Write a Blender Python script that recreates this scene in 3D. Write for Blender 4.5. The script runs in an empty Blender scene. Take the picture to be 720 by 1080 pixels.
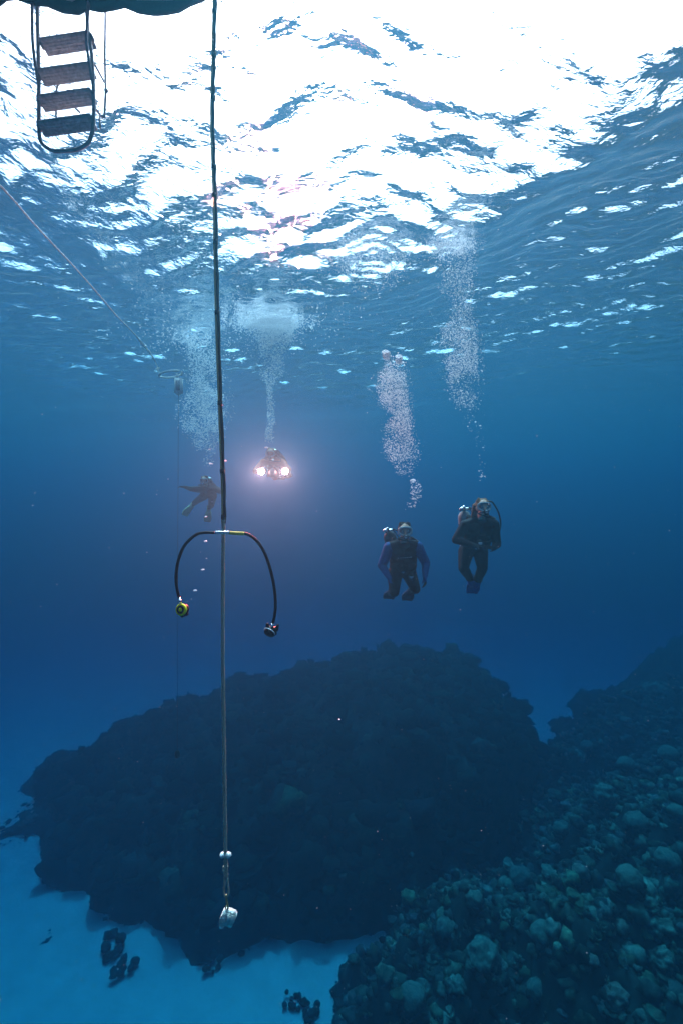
import bpy, bmesh, math, random
import numpy as np
from mathutils import Vector, Matrix, noise
random.seed(7); rng = np.random.default_rng(7)
sc = bpy.context.scene
COL = sc.collection
R = math.radians
CAMZ = -4.0                      # the camera is four metres under the surface (z = 0)

# ------------------------------------------------------------ camera
cd = bpy.data.cameras.new('camera'); cam = bpy.data.objects.new('camera', cd); COL.objects.link(cam)
cam.location = (0, 0, CAMZ); cam.rotation_euler = (R(90), 0, 0)
cd.sensor_fit = 'HORIZONTAL'; cd.sensor_width = 36; cd.lens = 24; cd.clip_start = .05; cd.clip_end = 1000
sc.camera = cam
# ------------------------------------------------------------ sky, sun, exposure
SUN_EL, SUN_AZ = R(62), R(-6)    # ahead of the camera, a little to the left
w = bpy.data.worlds.new('World'); sc.world = w; w.use_nodes = True
wn = w.node_tree; bg = wn.nodes['Background']
sky = wn.nodes.new('ShaderNodeTexSky'); sky.sky_type = 'NISHITA'; sky.sun_disc = False
sky.sun_elevation = SUN_EL; sky.sun_rotation = SUN_AZ; sky.air_density = .9; sky.dust_density = 9.0; sky.ozone_density = .5
tint = wn.nodes.new('ShaderNodeMix'); tint.data_type = 'RGBA'; tint.blend_type = 'MULTIPLY'; tint.inputs[0].default_value = 1
tint.inputs[7].default_value = (1, .66, .74, 1)   # the photograph's white balance
wn.links.new(sky.outputs[0], tint.inputs[6]); wn.links.new(tint.outputs[2], bg.inputs[0]); bg.inputs[1].default_value = .15
sl = bpy.data.lights.new('sun', 'SUN'); sun = bpy.data.objects.new('sun', sl); COL.objects.link(sun)
sl.energy = 2.0; sl.angle = R(.5); sl.color = (1, .68, .73)
sd = Vector((math.sin(SUN_AZ)*math.cos(SUN_EL), math.cos(SUN_AZ)*math.cos(SUN_EL), math.sin(SUN_EL)))
sun.rotation_euler = sd.to_track_quat('Z', 'Y').to_euler(); sun.location = (0, 10, 20)
vs = sc.view_settings; vs.view_transform = 'Standard'; vs.look = 'None'; vs.gamma = 1; vs.exposure = 2.45
cy = sc.cycles
cy.max_bounces = 7; cy.volume_bounces = 2; cy.transparent_max_bounces = 48; cy.diffuse_bounces = 3; cy.glossy_bounces = 4
cy.caustics_reflective = False; cy.caustics_refractive = False; cy.sample_clamp_indirect = 6; cy.use_denoising = True
sc.render.film_transparent = False

# ------------------------------------------------------------ helpers
def at(px, py, Y):               # a point seen at (px, py) of the 720 x 1080 photograph, Y metres ahead
    return Vector(((px-360)/480*Y, Y, CAMZ+(540-py)/480*Y))
def link(o, parent=None):
    COL.objects.link(o)
    if parent: o.parent = parent
    return o
def tag(o, label=None, cat=None, group=None, kind=None):
    for k, v in (('label', label), ('category', cat), ('group', group), ('kind', kind)):
        if v: o[k] = v
    return o
def empty(name, loc, label, cat, group=None, rz=0):
    o = bpy.data.objects.new(name, None); COL.objects.link(o); o.location = loc; o.rotation_euler = (0, 0, rz)
    o.empty_display_size = .1
    return tag(o, label, cat, group)
def from_bm(name, bm, mats, parent=None, loc=None, smooth=True):
    me = bpy.data.meshes.new(name); bmesh.ops.recalc_face_normals(bm, faces=bm.faces) if len(bm.faces) < 60000 else None
    bm.to_mesh(me); bm.free()
    if smooth: me.polygons.foreach_set('use_smooth', [True]*len(me.polygons))
    for m in (mats if isinstance(mats, (list, tuple)) else [mats]): me.materials.append(m)
    o = bpy.data.objects.new(name, me); link(o, parent)
    if loc is not None: o.location = loc
    return o
def from_np(name, v, f, mat, parent=None, smooth=True, loc=None):
    me = bpy.data.meshes.new(name); v = np.asarray(v, np.float32); f = np.asarray(f, np.int32)
    me.vertices.add(len(v)); me.vertices.foreach_set('co', v.ravel())
    n = f.shape[1]; me.loops.add(f.size); me.loops.foreach_set('vertex_index', f.ravel())
    me.polygons.add(len(f)); me.polygons.foreach_set('loop_start', np.arange(0, f.size, n, dtype=np.int32))
    me.polygons.foreach_set('loop_total', np.full(len(f), n, np.int32))
    me.polygons.foreach_set('use_smooth', np.full(len(f), smooth))
    me.update(calc_edges=True); me.materials.append(mat)
    o = bpy.data.objects.new(name, me); link(o, parent)
    if loc is not None: o.location = loc
    return o
def tube(bm, pts, r, n=10, mi=0, caps=True):
    pts = [Vector(p) for p in pts]; rs = r if isinstance(r, (list, tuple)) else [r]*len(pts)
    prev = None; rings = []
    for i, p in enumerate(pts):
        t = (pts[min(i+1, len(pts)-1)]-pts[max(i-1, 0)]).normalized()
        if prev is None:
            u = t.orthogonal().normalized()
        else:
            u = prev - t*prev.dot(t)
            u = u.normalized() if u.length > 1e-6 else t.orthogonal().normalized()
        prev = u; v = t.cross(u)
        rings.append([bm.verts.new(p+(u*math.cos(a)+v*math.sin(a))*rs[i]) for a in [2*math.pi*k/n for k in range(n)]])
    for a, b in zip(rings, rings[1:]):
        for k in range(n):
            bm.faces.new((a[k], a[(k+1) % n], b[(k+1) % n], b[k])).material_index = mi
    if caps:
        bm.faces.new(rings[0][::-1]).material_index = mi; bm.faces.new(rings[-1]).material_index = mi
def spline(pts, k=8):            # Catmull-Rom
    P = [Vector(p) for p in pts]; P = [P[0]*2-P[1]]+P+[P[-1]*2-P[-2]]; out = []
    for i in range(1, len(P)-2):
        for j in range(k):
            t = j/k; a, b, c, d = P[i-1:i+3]
            out.append(.5*((2*b)+(c-a)*t+(2*a-5*b+4*c-d)*t*t+(3*b-a-3*c+d)*t**3))
    out.append(P[-2]); return out
def capsule(bm, a, ra, b, rb, n=12, mi=0):
    a, b = Vector(a), Vector(b); t = (b-a); L = t.length; t = t/L if L > 1e-6 else Vector((0, 0, 1))
    pts = [a-t*ra*.98, a-t*ra*.75, a-t*ra*.4, a, b, b+t*rb*.4, b+t*rb*.75, b+t*rb*.98]
    tube(bm, pts, [ra*.2, ra*.66, ra*.917, ra, rb, rb*.917, rb*.66, rb*.2], n, mi)
def ball(bm, c, s, seg=16, rot=None, mi=0):
    s = Vector((s, s, s)) if isinstance(s, (int, float)) else Vector(s)
    M = Matrix.Translation(Vector(c)) @ (rot.to_4x4() if rot else Matrix.Identity(4)) @ Matrix.Diagonal((*s, 1))
    r = bmesh.ops.create_uvsphere(bm, u_segments=seg, v_segments=max(6, seg//2+2), radius=1, matrix=M)
    for v in r['verts']:
        for f in v.link_faces: f.material_index = mi
def box(bm, c, s, rot=None, bev=.003, mi=0):
    M = Matrix.Translation(Vector(c)) @ (rot.to_4x4() if rot else Matrix.Identity(4)) @ Matrix.Diagonal((*s, 1))
    r = bmesh.ops.create_cube(bm, size=1, matrix=M)
    fs = {f for v in r['verts'] for f in v.link_faces}
    for f in fs: f.material_index = mi
    if bev: bmesh.ops.bevel(bm, geom=list({e for f in fs for e in f.edges}), offset=bev, segments=2, affect='EDGES')
def frame(axis, up=(0, 0, 1)):   # rotation whose Z is axis
    z = Vector(axis).normalized(); x = Vector(up).cross(z)
    x = x.normalized() if x.length > 1e-4 else z.orthogonal().normalized()
    return Matrix((x, z.cross(x), z)).transposed()
def remesh(name, bm, mats, parent, vox, pick=None, smooth=4):
    o = from_bm(name, bm, mats, parent); o.parent = None
    m = o.modifiers.new('r', 'REMESH'); m.mode = 'VOXEL'; m.voxel_size = vox; m.use_smooth_shade = True
    s = o.modifiers.new('s', 'SMOOTH'); s.factor = .5; s.iterations = smooth
    dg = bpy.context.evaluated_depsgraph_get()
    me = bpy.data.meshes.new_from_object(o.evaluated_get(dg)); me.name = name
    old = o.data; o.modifiers.clear(); o.data = me; bpy.data.meshes.remove(old)
    me.materials.clear()
    for mm in (mats if isinstance(mats, (list, tuple)) else [mats]): me.materials.append(mm)
    for p in me.polygons:
        p.use_smooth = True; p.material_index = pick(p.center) if pick else 0
    o.parent = parent
    return o

# ------------------------------------------------------------ materials
def mat(name, col, rough=.6, metal=0, var=.25, scale=30, bump=.0, col2=None, vscale=None, spec=None, detail=5):
    m = bpy.data.materials.new(name); m.use_nodes = True; nt = m.node_tree; b = nt.nodes['Principled BSDF']
    tc = nt.nodes.new('ShaderNodeTexCoord'); nz = nt.nodes.new('ShaderNodeTexNoise'); nz.inputs['Scale'].default_value = scale
    nz.inputs['Detail'].default_value = detail; nt.links.new(tc.outputs['Object'], nz.inputs['Vector'])
    cr = nt.nodes.new('ShaderNodeValToRGB'); e = cr.color_ramp.elements; e[0].position = .3; e[1].position = .7
    c2 = col2 or tuple(c*(1-var) for c in col)
    e[0].color = (*c2, 1); e[1].color = (*(min(1, c*(1+(0 if col2 else var))) for c in col), 1)
    nt.links.new(nz.outputs['Fac'], cr.inputs[0]); nt.links.new(cr.outputs[0], b.inputs['Base Color'])
    b.inputs['Roughness'].default_value = rough; b.inputs['Metallic'].default_value = metal
    b.inputs['Specular IOR Level'].default_value = .08 if spec is None else spec   # little gloss against water
    if bump:
        bp = nt.nodes.new('ShaderNodeBump'); bp.inputs['Strength'].default_value = bump; bp.inputs['Distance'].default_value = .02
        nt.links.new(nz.outputs['Fac'], bp.inputs['Height']); nt.links.new(bp.outputs[0], b.inputs['Normal'])
    return m
M_rubber = mat('black_rubber', (.012, .012, .014), .45, scale=60)
M_rope = mat('grey_rope', (.42, .38, .30), .85, scale=140, bump=.5)
M_tan = mat('tan_rope', (.40, .30, .14), .85, scale=120, bump=.5)
M_line = mat('white_line', (.72, .70, .64), .8, scale=60, bump=.3)
M_yellow = mat('yellow_plastic', (.95, .80, .02), .35, var=.08)
M_tape = mat('yellow_tape', (.85, .55, .10), .5, var=.15)
M_silver = mat('chrome', (.75, .75, .74), .25, 1, var=.1)
M_steel = mat('ladder_steel', (.30, .27, .27), .45, .3, scale=25)
M_tread = mat('ladder_tread', (.50, .38, .36), .75, scale=40, bump=.4)
M_hull = mat('hull_paint', (.55, .38, .44), .5, scale=6, var=.4, bump=.3)
M_white = mat('white_plastic', (.82, .80, .74), .5, scale=70, var=.12, bump=.3)
M_lead = mat('chalky_lead', (.74, .71, .63), .8, scale=45, var=.3, bump=.9)
M_suit = mat('black_neoprene', (.008, .009, .013), .7, scale=40, bump=.25)
M_suitblue = mat('blue_neoprene', (.004, .065, .20), .65, scale=40, bump=.25)
M_vest = mat('vest_nylon', (.006, .007, .009), .7, scale=50, bump=.3)
M_print = mat('printed_white', (.7, .7, .7), .5, var=.1)
M_skin = mat('skin', (.62, .38, .28), .5, scale=30, var=.1)
M_hairb = mat('brown_hair', (.22, .12, .06), .7, scale=90, var=.5, bump=.8)
M_hairk = mat('dark_hair', (.035, .025, .02), .7, scale=90, var=.5, bump=.8)
M_skirt = mat('clear_silicone', (.30, .38, .40), .3, var=.1)
M_tank = mat('tank_paint', (.34, .36, .36), .4, scale=15, var=.15)
M_tankd = mat('tank_dark', (.05, .055, .06), .4, scale=15)
M_fin = mat('fin_rubber', (.02, .03, .06), .5, scale=20)
M_finb = mat('fin_blue', (.02, .07, .24), .45, scale=20)
M_finw = mat('fin_pale', (.55, .55, .30), .5, scale=20)
M_orange = mat('orange_cloth', (.45, .13, .07), .6, scale=25)
def glass_mat():
    m = bpy.data.materials.new('mask_glass'); m.use_nodes = True; b = m.node_tree.nodes['Principled BSDF']
    b.inputs['Base Color'].default_value = (.10, .30, .36, 1); b.inputs['Roughness'].default_value = .05
    b.inputs['Alpha'].default_value = .55; return m
M_lens = glass_mat()
def interface(name, ior, bump_layers=(), rough=.02, tint=(1, 1, 1)):   # an air / water boundary seen from the water
    m = bpy.data.materials.new(name); m.use_nodes = True; nt = m.node_tree; nt.nodes.clear()
    out = nt.nodes.new('ShaderNodeOutputMaterial'); mx = nt.nodes.new('ShaderNodeMixShader')
    tr = nt.nodes.new('ShaderNodeBsdfTransparent'); gl = nt.nodes.new('ShaderNodeBsdfGlossy'); fr = nt.nodes.new('ShaderNodeFresnel')
    gl.inputs['Roughness'].default_value = rough; fr.inputs['IOR'].default_value = ior
    gl.inputs['Color'].default_value = (*tint, 1)
    nt.links.new(fr.outputs[0], mx.inputs[0]); nt.links.new(tr.outputs[0], mx.inputs[1]); nt.links.new(gl.outputs[0], mx.inputs[2])
    nt.links.new(mx.outputs[0], out.inputs['Surface'])
    last = None; tc = nt.nodes.new('ShaderNodeTexCoord')
    for sx, sy, scale, dist, det in bump_layers:
        mp = nt.nodes.new('ShaderNodeMapping'); mp.inputs['Scale'].default_value = (sx, sy, 1); mp.inputs['Rotation'].default_value = (0, 0, .5*scale)
        nz = nt.nodes.new('ShaderNodeTexNoise'); nz.inputs['Scale'].default_value = scale; nz.inputs['Detail'].default_value = det
        nz.inputs['Roughness'].default_value = .45; nz.inputs['Distortion'].default_value = .6
        nt.links.new(tc.outputs['Object'], mp.inputs[0]); nt.links.new(mp.outputs[0], nz.inputs['Vector'])
        b = nt.nodes.new('ShaderNodeBump'); b.inputs['Distance'].default_value = dist; b.inputs['Strength'].default_value = 1
        nt.links.new(nz.outputs['Fac'], b.inputs['Height'])
        if last: nt.links.new(last, b.inputs['Normal'])
        last = b.outputs[0]
    if last: nt.links.new(last, fr.inputs['Normal']); nt.links.new(last, gl.inputs['Normal'])
    glare_veil = nt.nodes.new('ShaderNodeBsdfTranslucent'); glare_veil.inputs['Color'].default_value = (.9, .9, .9, 1)   # translucent share added to lighten the dark troughs with grey glare
    m2 = nt.nodes.new('ShaderNodeMixShader'); m2.inputs[0].default_value = .016
    nt.links.new(mx.outputs[0], m2.inputs[1]); nt.links.new(glare_veil.outputs[0], m2.inputs[2]); nt.links.new(m2.outputs[0], out.inputs['Surface'])
    return m
M_surface = interface('sea_surface', 1.333, ((.8, 1, 2.2, .04, 3), (.6, 1, 8, .021, 3), (.7, 1, 24, .0065, 2)))
def bubble_mat():
    m = bpy.data.materials.new('air_bubble'); m.use_nodes = True; nt = m.node_tree; nt.nodes.clear()
    out = nt.nodes.new('ShaderNodeOutputMaterial'); a = nt.nodes.new('ShaderNodeMixShader'); b = nt.nodes.new('ShaderNodeMixShader')
    tr = nt.nodes.new('ShaderNodeBsdfTransparent'); gl = nt.nodes.new('ShaderNodeBsdfGlossy'); tl = nt.nodes.new('ShaderNodeBsdfTranslucent')
    df = nt.nodes.new('ShaderNodeBsdfDiffuse'); c = nt.nodes.new('ShaderNodeMixShader')
    lw = nt.nodes.new('ShaderNodeLayerWeight'); lw.inputs[0].default_value = .5
    gl.inputs['Roughness'].default_value = .25
    for n in (tl, df): n.inputs['Color'].default_value = (.95, .95, .95, 1)
    c.inputs[0].default_value = .45; nt.links.new(tl.outputs[0], c.inputs[1]); nt.links.new(df.outputs[0], c.inputs[2])
    b.inputs[0].default_value = .18; nt.links.new(c.outputs[0], b.inputs[1]); nt.links.new(gl.outputs[0], b.inputs[2])
    mr = nt.nodes.new('ShaderNodeMapRange'); mr.inputs['To Min'].default_value = .45; mr.inputs['To Max'].default_value = 1
    nt.links.new(lw.outputs['Facing'], mr.inputs[0])
    nt.links.new(mr.outputs[0], a.inputs[0]); nt.links.new(tr.outputs[0], a.inputs[1]); nt.links.new(b.outputs[0], a.inputs[2])
    nt.links.new(a.outputs[0], out.inputs['Surface']); return m
M_bubble = bubble_mat()

# ------------------------------------------------------------ the body of water
def water_body():
    bm = bmesh.new(); box(bm, (0, 20, -10.5), (360, 360, 22.2), bev=0)   # z -21.6 .. 0.6
    m = bpy.data.materials.new('sea_water'); m.use_nodes = True; nt = m.node_tree; nt.nodes.clear()
    out = nt.nodes.new('ShaderNodeOutputMaterial')
    S = (.0012, .0064, .0096); A = (.170, .062, .040)                        # scattering, absorption per metre
    ad = nt.nodes.new('ShaderNodeAddShader')
    vs_ = nt.nodes.new('ShaderNodeVolumeScatter'); va = nt.nodes.new('ShaderNodeVolumeAbsorption')
    ds = max(S); vs_.inputs['Color'].default_value = (*(s/ds for s in S), 1); vs_.inputs['Density'].default_value = ds
    vs_.inputs['Anisotropy'].default_value = .60
    da = .2; va.inputs['Color'].default_value = (*(1-a/da for a in A), 1); va.inputs['Density'].default_value = da
    nt.links.new(vs_.outputs[0], ad.inputs[0]); nt.links.new(va.outputs[0], ad.inputs[1]); nt.links.new(ad.outputs[0], out.inputs['Volume'])
    o = from_bm('haze', bm, m, smooth=False)
    tag(o, 'clear deep blue sea water fading everything far away', kind='stuff')
water_body()

# ------------------------------------------------------------ the sea surface from below
def axis(fine0, fine1, step, far0, far1, g=1.09):
    a = list(np.arange(fine0, fine1, step)); s = step; x = a[-1]
    while x < far1: s *= g; x += s; a.append(x)
    s = step; x = a[0]; b = []
    while x > far0: s *= g; x -= s; b.append(x)
    return np.array(b[::-1]+a)
SPLASH = [(-1.45, 9.15, .55, .045), (-3.3, 10.2, .6, .04), (1.55, 6.2, .5, .03), (.45, 6.6, .6, .03)]
def wave_height(X, Y, sp):
    r2 = np.random.default_rng(12)
    wx = X + .35*np.sin(.9*Y+.7)+.12*np.sin(2.3*Y+1.3*X); wy = Y + .35*np.sin(.8*X+2)+.12*np.sin(2.9*X-1.1*Y)
    H = np.zeros_like(X)
    for i in range(70):
        lam = 7.0*(.045)**(i/69.)                    # 7 m .. 0.3 m
        d = r2.normal(R(75), .55) if i > 6 else r2.normal(R(80), .3)
        k = 2*math.pi/lam; ph = r2.uniform(0, 6.283)
        slope = (.026 if lam > 2.5 else (.018 if lam > .8 else .050))
        t = k*(wx*math.cos(d)+wy*math.sin(d))+ph
        fade = np.clip((lam/sp-2.5)/3, 0, 1)
        if lam > 1: fade = fade*(1-.5/(1+np.exp(-np.clip((Y-6.8)/.5, -30, 30))))   # the chop dies down farther out
        H += fade*slope/k*(np.sin(t)+.25*np.cos(2*t))
    q = 1/(1+np.exp(-np.clip((X-2.3)/.5, -30, 30)))
    q2 = 1/(1+np.exp(-np.clip((-X-3.3)/.5, -30, 30)))/(1+np.exp(-np.clip((Y-5.2)/.5, -30, 30)))
    H += .42*np.exp(-((Y-5)/9)**2)*(1-.8*q2)*(1-.8*q/(1+np.exp(-np.clip((Y-6)/.6, -30, 30))))*np.cos(2*math.pi*(Y-1.8+.15*X+4.2*q)/10.5)
    H += .50*q/(1+np.exp(-np.clip((Y-8)/1.1, -30, 30)))   # the long swell above, plus a rise added to dim bright streaks at right
    for (cx, cy_, rr, amp) in SPLASH:
        D = np.hypot(X-cx, (Y-cy_)); H += amp*np.exp(-(D/rr)**2)*np.cos(D*2*math.pi/.16+np.sin(5*np.arctan2(Y-cy_, X-cx)))*.45
        H += .5*amp*np.exp(-(D/(rr*.6))**2)
    return H
def sea_surface():
    xs = axis(-8, 8, .04, -170, 170); ys = axis(1, 15, .035, -150, 190, 1.07)
    X, Y = np.meshgrid(xs, ys)
    sx = np.gradient(xs)[None, :]+0*X; sy = np.gradient(ys)[:, None]+0*X
    H = wave_height(X, Y, np.maximum(sx, sy)); H = np.clip(H, -.5, .5)
    v = np.stack([X, Y, H], -1).reshape(-1, 3); nx = len(xs); ny = len(ys)
    I = np.arange(nx*ny).reshape(ny, nx)
    f = np.stack([I[:-1, :-1], I[:-1, 1:], I[1:, 1:], I[1:, :-1]], -1).reshape(-1, 4)
    o = from_np('water_surface', v, f, M_surface); tag(o, 'rippled underside of the sea surface letting daylight in', kind='structure')
sea_surface()

# ------------------------------------------------------------ sea floor and reef
K = 1.45                         # plan unit of the sea floor, in metres
SAND = CAMZ-11*K
def nz2(X, Y, s, seed=0, octv=4):
    out = np.empty(X.size); xf, yf = X.ravel(), Y.ravel()
    for i in range(X.size): out[i] = noise.fractal(Vector((xf[i]*s+seed, yf[i]*s-seed, seed*.37)), .9, 2.1, octv)
    return out.reshape(X.shape)
def sm(t): t = np.clip(t, 0, 1); return t*t*(3-2*t)
M_sand = mat('pale_sand', (.52, .50, .42), .9, scale=1.3, var=.09, bump=.2, detail=9)
M_reef = mat('reef_rock', (.06, .052, .038), .95, scale=2.6, col2=(.02, .02, .016), bump=1.0, detail=9)
def grid_faces(nx, ny):
    I = np.arange(nx*ny).reshape(ny, nx)
    return np.stack([I[:-1, :-1], I[:-1, 1:], I[1:, 1:], I[1:, :-1]], -1).reshape(-1, 4)
def seabed():
    xs = axis(-20, 20, .4, -175, 175, 1.15); ys = axis(5, 42, .4, -155, 195, 1.15)
    X, Y = np.meshgrid(xs, ys); Z = SAND+.25*nz2(X, Y, .18, 3)+.03*np.sin(7*(Y+.3*X)+2*np.sin(.8*X))
    o = from_np('seabed', np.stack([X, Y, Z], -1).reshape(-1, 3), grid_faces(len(xs), len(ys)), M_sand)
    tag(o, 'pale rippled sand of the sea floor', kind='structure')
seabed()
def mound_h(X, Y, N):            # far reef mound
    r = ((X+2+.7*N)/10.4)**2+((Y-19.6+.5*N)/7.9)**2
    top = np.interp(X, [-12, -8, -4, 1, 5.5], [1.0, 1.5, 2.6, 4.0, 6.3])
    return top*np.where(r < 1, np.clip(1-r, 0, 1)**.55, np.clip(1-r, -.25, 0))
def slope_h(X, Y, N):            # near reef climbing to the right
    edge = np.interp(Y, [4, 9, 10.5, 12, 15, 19, 26], [-1.6, -.6, .1, 1.6, 4.2, 7.5, 13.0])
    s = X-edge+.9*N
    return np.clip(.62*s, -.6, 1.2)+np.clip(.45*(s-1.94), 0, 4.0)
def reef(name, x0, x1, y0, y1, st, fn, label, seed):
    xs = np.arange(x0, x1, st); ys = np.arange(y0, y1, st); X, Y = np.meshgrid(xs, ys)
    N = nz2(X, Y, .35, seed, 4); h = fn(X, Y, N)
    d = nz2(X, Y, 1.3, seed+9, 5)
    xs, ys, X, Y = xs*K, ys*K, X*K, Y*K
    Z = SAND+K*(h+np.clip(h+.4, 0, 1)*(.55*d+.8*N)-.05)
    o = from_np(name, np.stack([X, Y, Z], -1).reshape(-1, 3), grid_faces(len(xs), len(ys)), M_reef)
    tag(o, label, kind='structure'); return xs, ys, Z
RM = reef('reef_mound', -14, 15, 10, 30, .14, mound_h, 'broad dark reef mound across the middle of the sea floor', 21)
RS = reef('reef_slope', -2.6, 22, 3, 26, .12, slope_h, 'near reef slope climbing to the right', 40)
def height(RG, x, y):
    xs, ys, Z = RG; i = int((x-xs[0])/(xs[1]-xs[0])); j = int((y-ys[0])/(ys[1]-ys[0]))
    if i < 1 or j < 1 or i >= len(xs)-1 or j >= len(ys)-1: return -99
    return Z[j, i]

# coral shapes -------------------------------------------------------------
def ico(sub):
    bm = bmesh.new(); bmesh.ops.create_icosphere(bm, subdivisions=sub, radius=1)
    v = np.array([x.co[:] for x in bm.verts]); f = np.array([[q.index for q in p.verts] for p in bm.faces]); bm.free(); return v, f
ICO1, ICO2, ICO3, ICO4 = ico(1), ico(2), ico(3), ico(4)
def coral_mat(name, tips, deep, scale=14):
    m = mat(name, tips, .9, scale=scale, col2=deep, bump=.8, detail=7)
    nt = m.node_tree; b = nt.nodes['Principled BSDF']; cr = [n for n in nt.nodes if n.type == 'VALTORGB'][0]
    oi = nt.nodes.new('ShaderNodeAttribute'); oi.attribute_name = 'tone'
    mx = nt.nodes.new('ShaderNodeMix'); mx.data_type = 'RGBA'; mx.blend_type = 'MULTIPLY'; mx.inputs[0].default_value = 1
    nt.links.new(cr.outputs[0], mx.inputs[6]); nt.links.new(oi.outputs['Color'], mx.inputs[7]); nt.links.new(mx.outputs[2], b.inputs['Base Color'])
    return m
M_growth = coral_mat('reef_growth', (.13, .12, .08), (.025, .027, .018), 6)
M_head = mat('boulder_coral', (.20, .20, .14), .9, scale=16, col2=(.08, .08, .055), bump=.9, detail=6)
M_headb = mat('brown_coral', (.26, .17, .12), .9, scale=16, col2=(.13, .08, .06), bump=.9, detail=6)
M_lett = mat('plate_coral', (.22, .22, .15), .9, scale=12, col2=(.07, .07, .05), bump=.9, detail=6)
def lumpy(base, amp, fr, seed):
    v, f = base; out = np.empty_like(v)
    for i, p in enumerate(v):
        n = noise.fractal(Vector(p)*fr+Vector((seed, seed*2, 0)), .8, 2.2, 3)
        out[i] = p*(1+amp*n)
    return out, f
PROTO = [lumpy(ICO2, .75, 2.2, s*3.1) for s in range(10)]
def fingers(seed, n=8):
    r = np.random.default_rng(seed); V = []; F = []; off = 0; v, f = ICO1
    for k in range(n):
        d = np.array([r.normal()*.55, r.normal()*.55, .9]); d /= np.linalg.norm(d); u = np.cross(d, [1, .3, 0]); u /= np.linalg.norm(u); w2 = np.cross(d, u)
        L = r.uniform(.6, 1.0); t = r.uniform(.10, .17); q = v[:, :1]*u*t+v[:, 1:2]*w2*t+(v[:, 2:]*L*.55+L*.5)*d; V.append(q); F.append(f+off); off += len(v)
    return np.concatenate(V), np.concatenate(F)
def plates(seed, n=3):
    V = []; F = []; off = 0; v, f = ICO2
    for k in range(n):
        q = np.array([p*(1+.45*noise.noise(Vector((p[0]*2+seed*3+k, p[1]*2, 0)))) for p in v])*[1-.18*k, .8-.1*k, .09]+[.12*k, .1*k*(-1)**k, .28*k]; q[:, 2] += .12*(q[:, 0]**2+q[:, 1]**2); V.append(q); F.append(f+off); off += len(v)
    return np.concatenate(V), np.concatenate(F)
FINGERS = [fingers(s) for s in range(4)]; PLATES = [plates(s) for s in range(3)]
def scatter(RG, name, label, n, xr, yr, smin, smax, hmin, mtl, seed, tone=1):
    r = np.random.default_rng(seed); V = []; F = []; T = []; off = 0; cnt = 0
    while cnt < n:
        y = K*(yr[0]+(yr[1]-yr[0])*r.random()**1.35); x = K*r.uniform(*xr)
        if abs(x) > .86*y+1.5: continue
        z = height(RG, x, y)
        if z < SAND+hmin: continue
        s = 1.4*smin*(smax/smin)**(r.random()**1.6); v, f = PROTO[r.integers(10)]
        a = r.uniform(0, 6.28); kind = r.random()
        sc3 = np.array([1, r.uniform(.7, 1.1), r.uniform(.45, 1.0)]) if kind < .65 else np.array([.4, .4, 1.3])
        if kind > .86: sc3 = np.array([1.25, 1.1, 1.0]); v, f = PLATES[r.integers(3)]
        elif kind > .65: sc3 = np.array([1.1, 1.1, 1.25]); v, f = FINGERS[r.integers(4)]
        q = v*sc3*s; c, s_ = math.cos(a), math.sin(a)
        q = np.stack([q[:, 0]*c-q[:, 1]*s_, q[:, 0]*s_+q[:, 1]*c, q[:, 2]], -1)+[x, y, z+.15*s]
        V.append(q); F.append(f+off); off += len(v); cnt += 1
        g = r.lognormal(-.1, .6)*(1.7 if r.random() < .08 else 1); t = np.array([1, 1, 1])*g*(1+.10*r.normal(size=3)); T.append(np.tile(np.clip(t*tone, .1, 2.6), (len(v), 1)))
    o = from_np(name, np.concatenate(V), np.concatenate(F), mtl)
    T = np.concatenate(T); ca = o.data.color_attributes.new('tone', 'FLOAT_COLOR', 'POINT')
    ca.data.foreach_set('color', np.concatenate([T, np.ones((len(T), 1))], 1).astype(np.float32).ravel())
    tag(o, label, kind='stuff')
scatter(RS, 'coral_growth', 'tangled low coral growth covering the near reef slope', 16000, (-2.4, 17), (4, 21), .04, .20, .3, M_growth, 5, 1.0)
def rubble():
    r = np.random.default_rng(77); V = []; F = []; off = 0; cnt = 0
    while cnt < 320:
        x, y = K*r.uniform(-13, 3), K*r.uniform(8, 18)
        if abs(x) > .85*y: continue
        h = max(height(RM, x, y), height(RS, x, y))-SAND
        if not (-.2 < h < .1): continue
        s = .02+.10*r.random()**3; v, f = PROTO[r.integers(10)]; V.append(v*[s, s, s*.6]+[x, y, SAND+.02+.25*float(0)]); F.append(f+off); off += len(v); cnt += 1
    o = from_np('rubble', np.concatenate(V), np.concatenate(F), M_reef); tag(o, 'scattered coral rubble on the sand along the reef foot', kind='stuff')
rubble()
scatter(RM, 'mound_growth', 'dim coral growth covering the far reef mound', 4200, (-13, 10), (11, 26), .06, .45, .2, M_growth, 6, .22)

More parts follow.
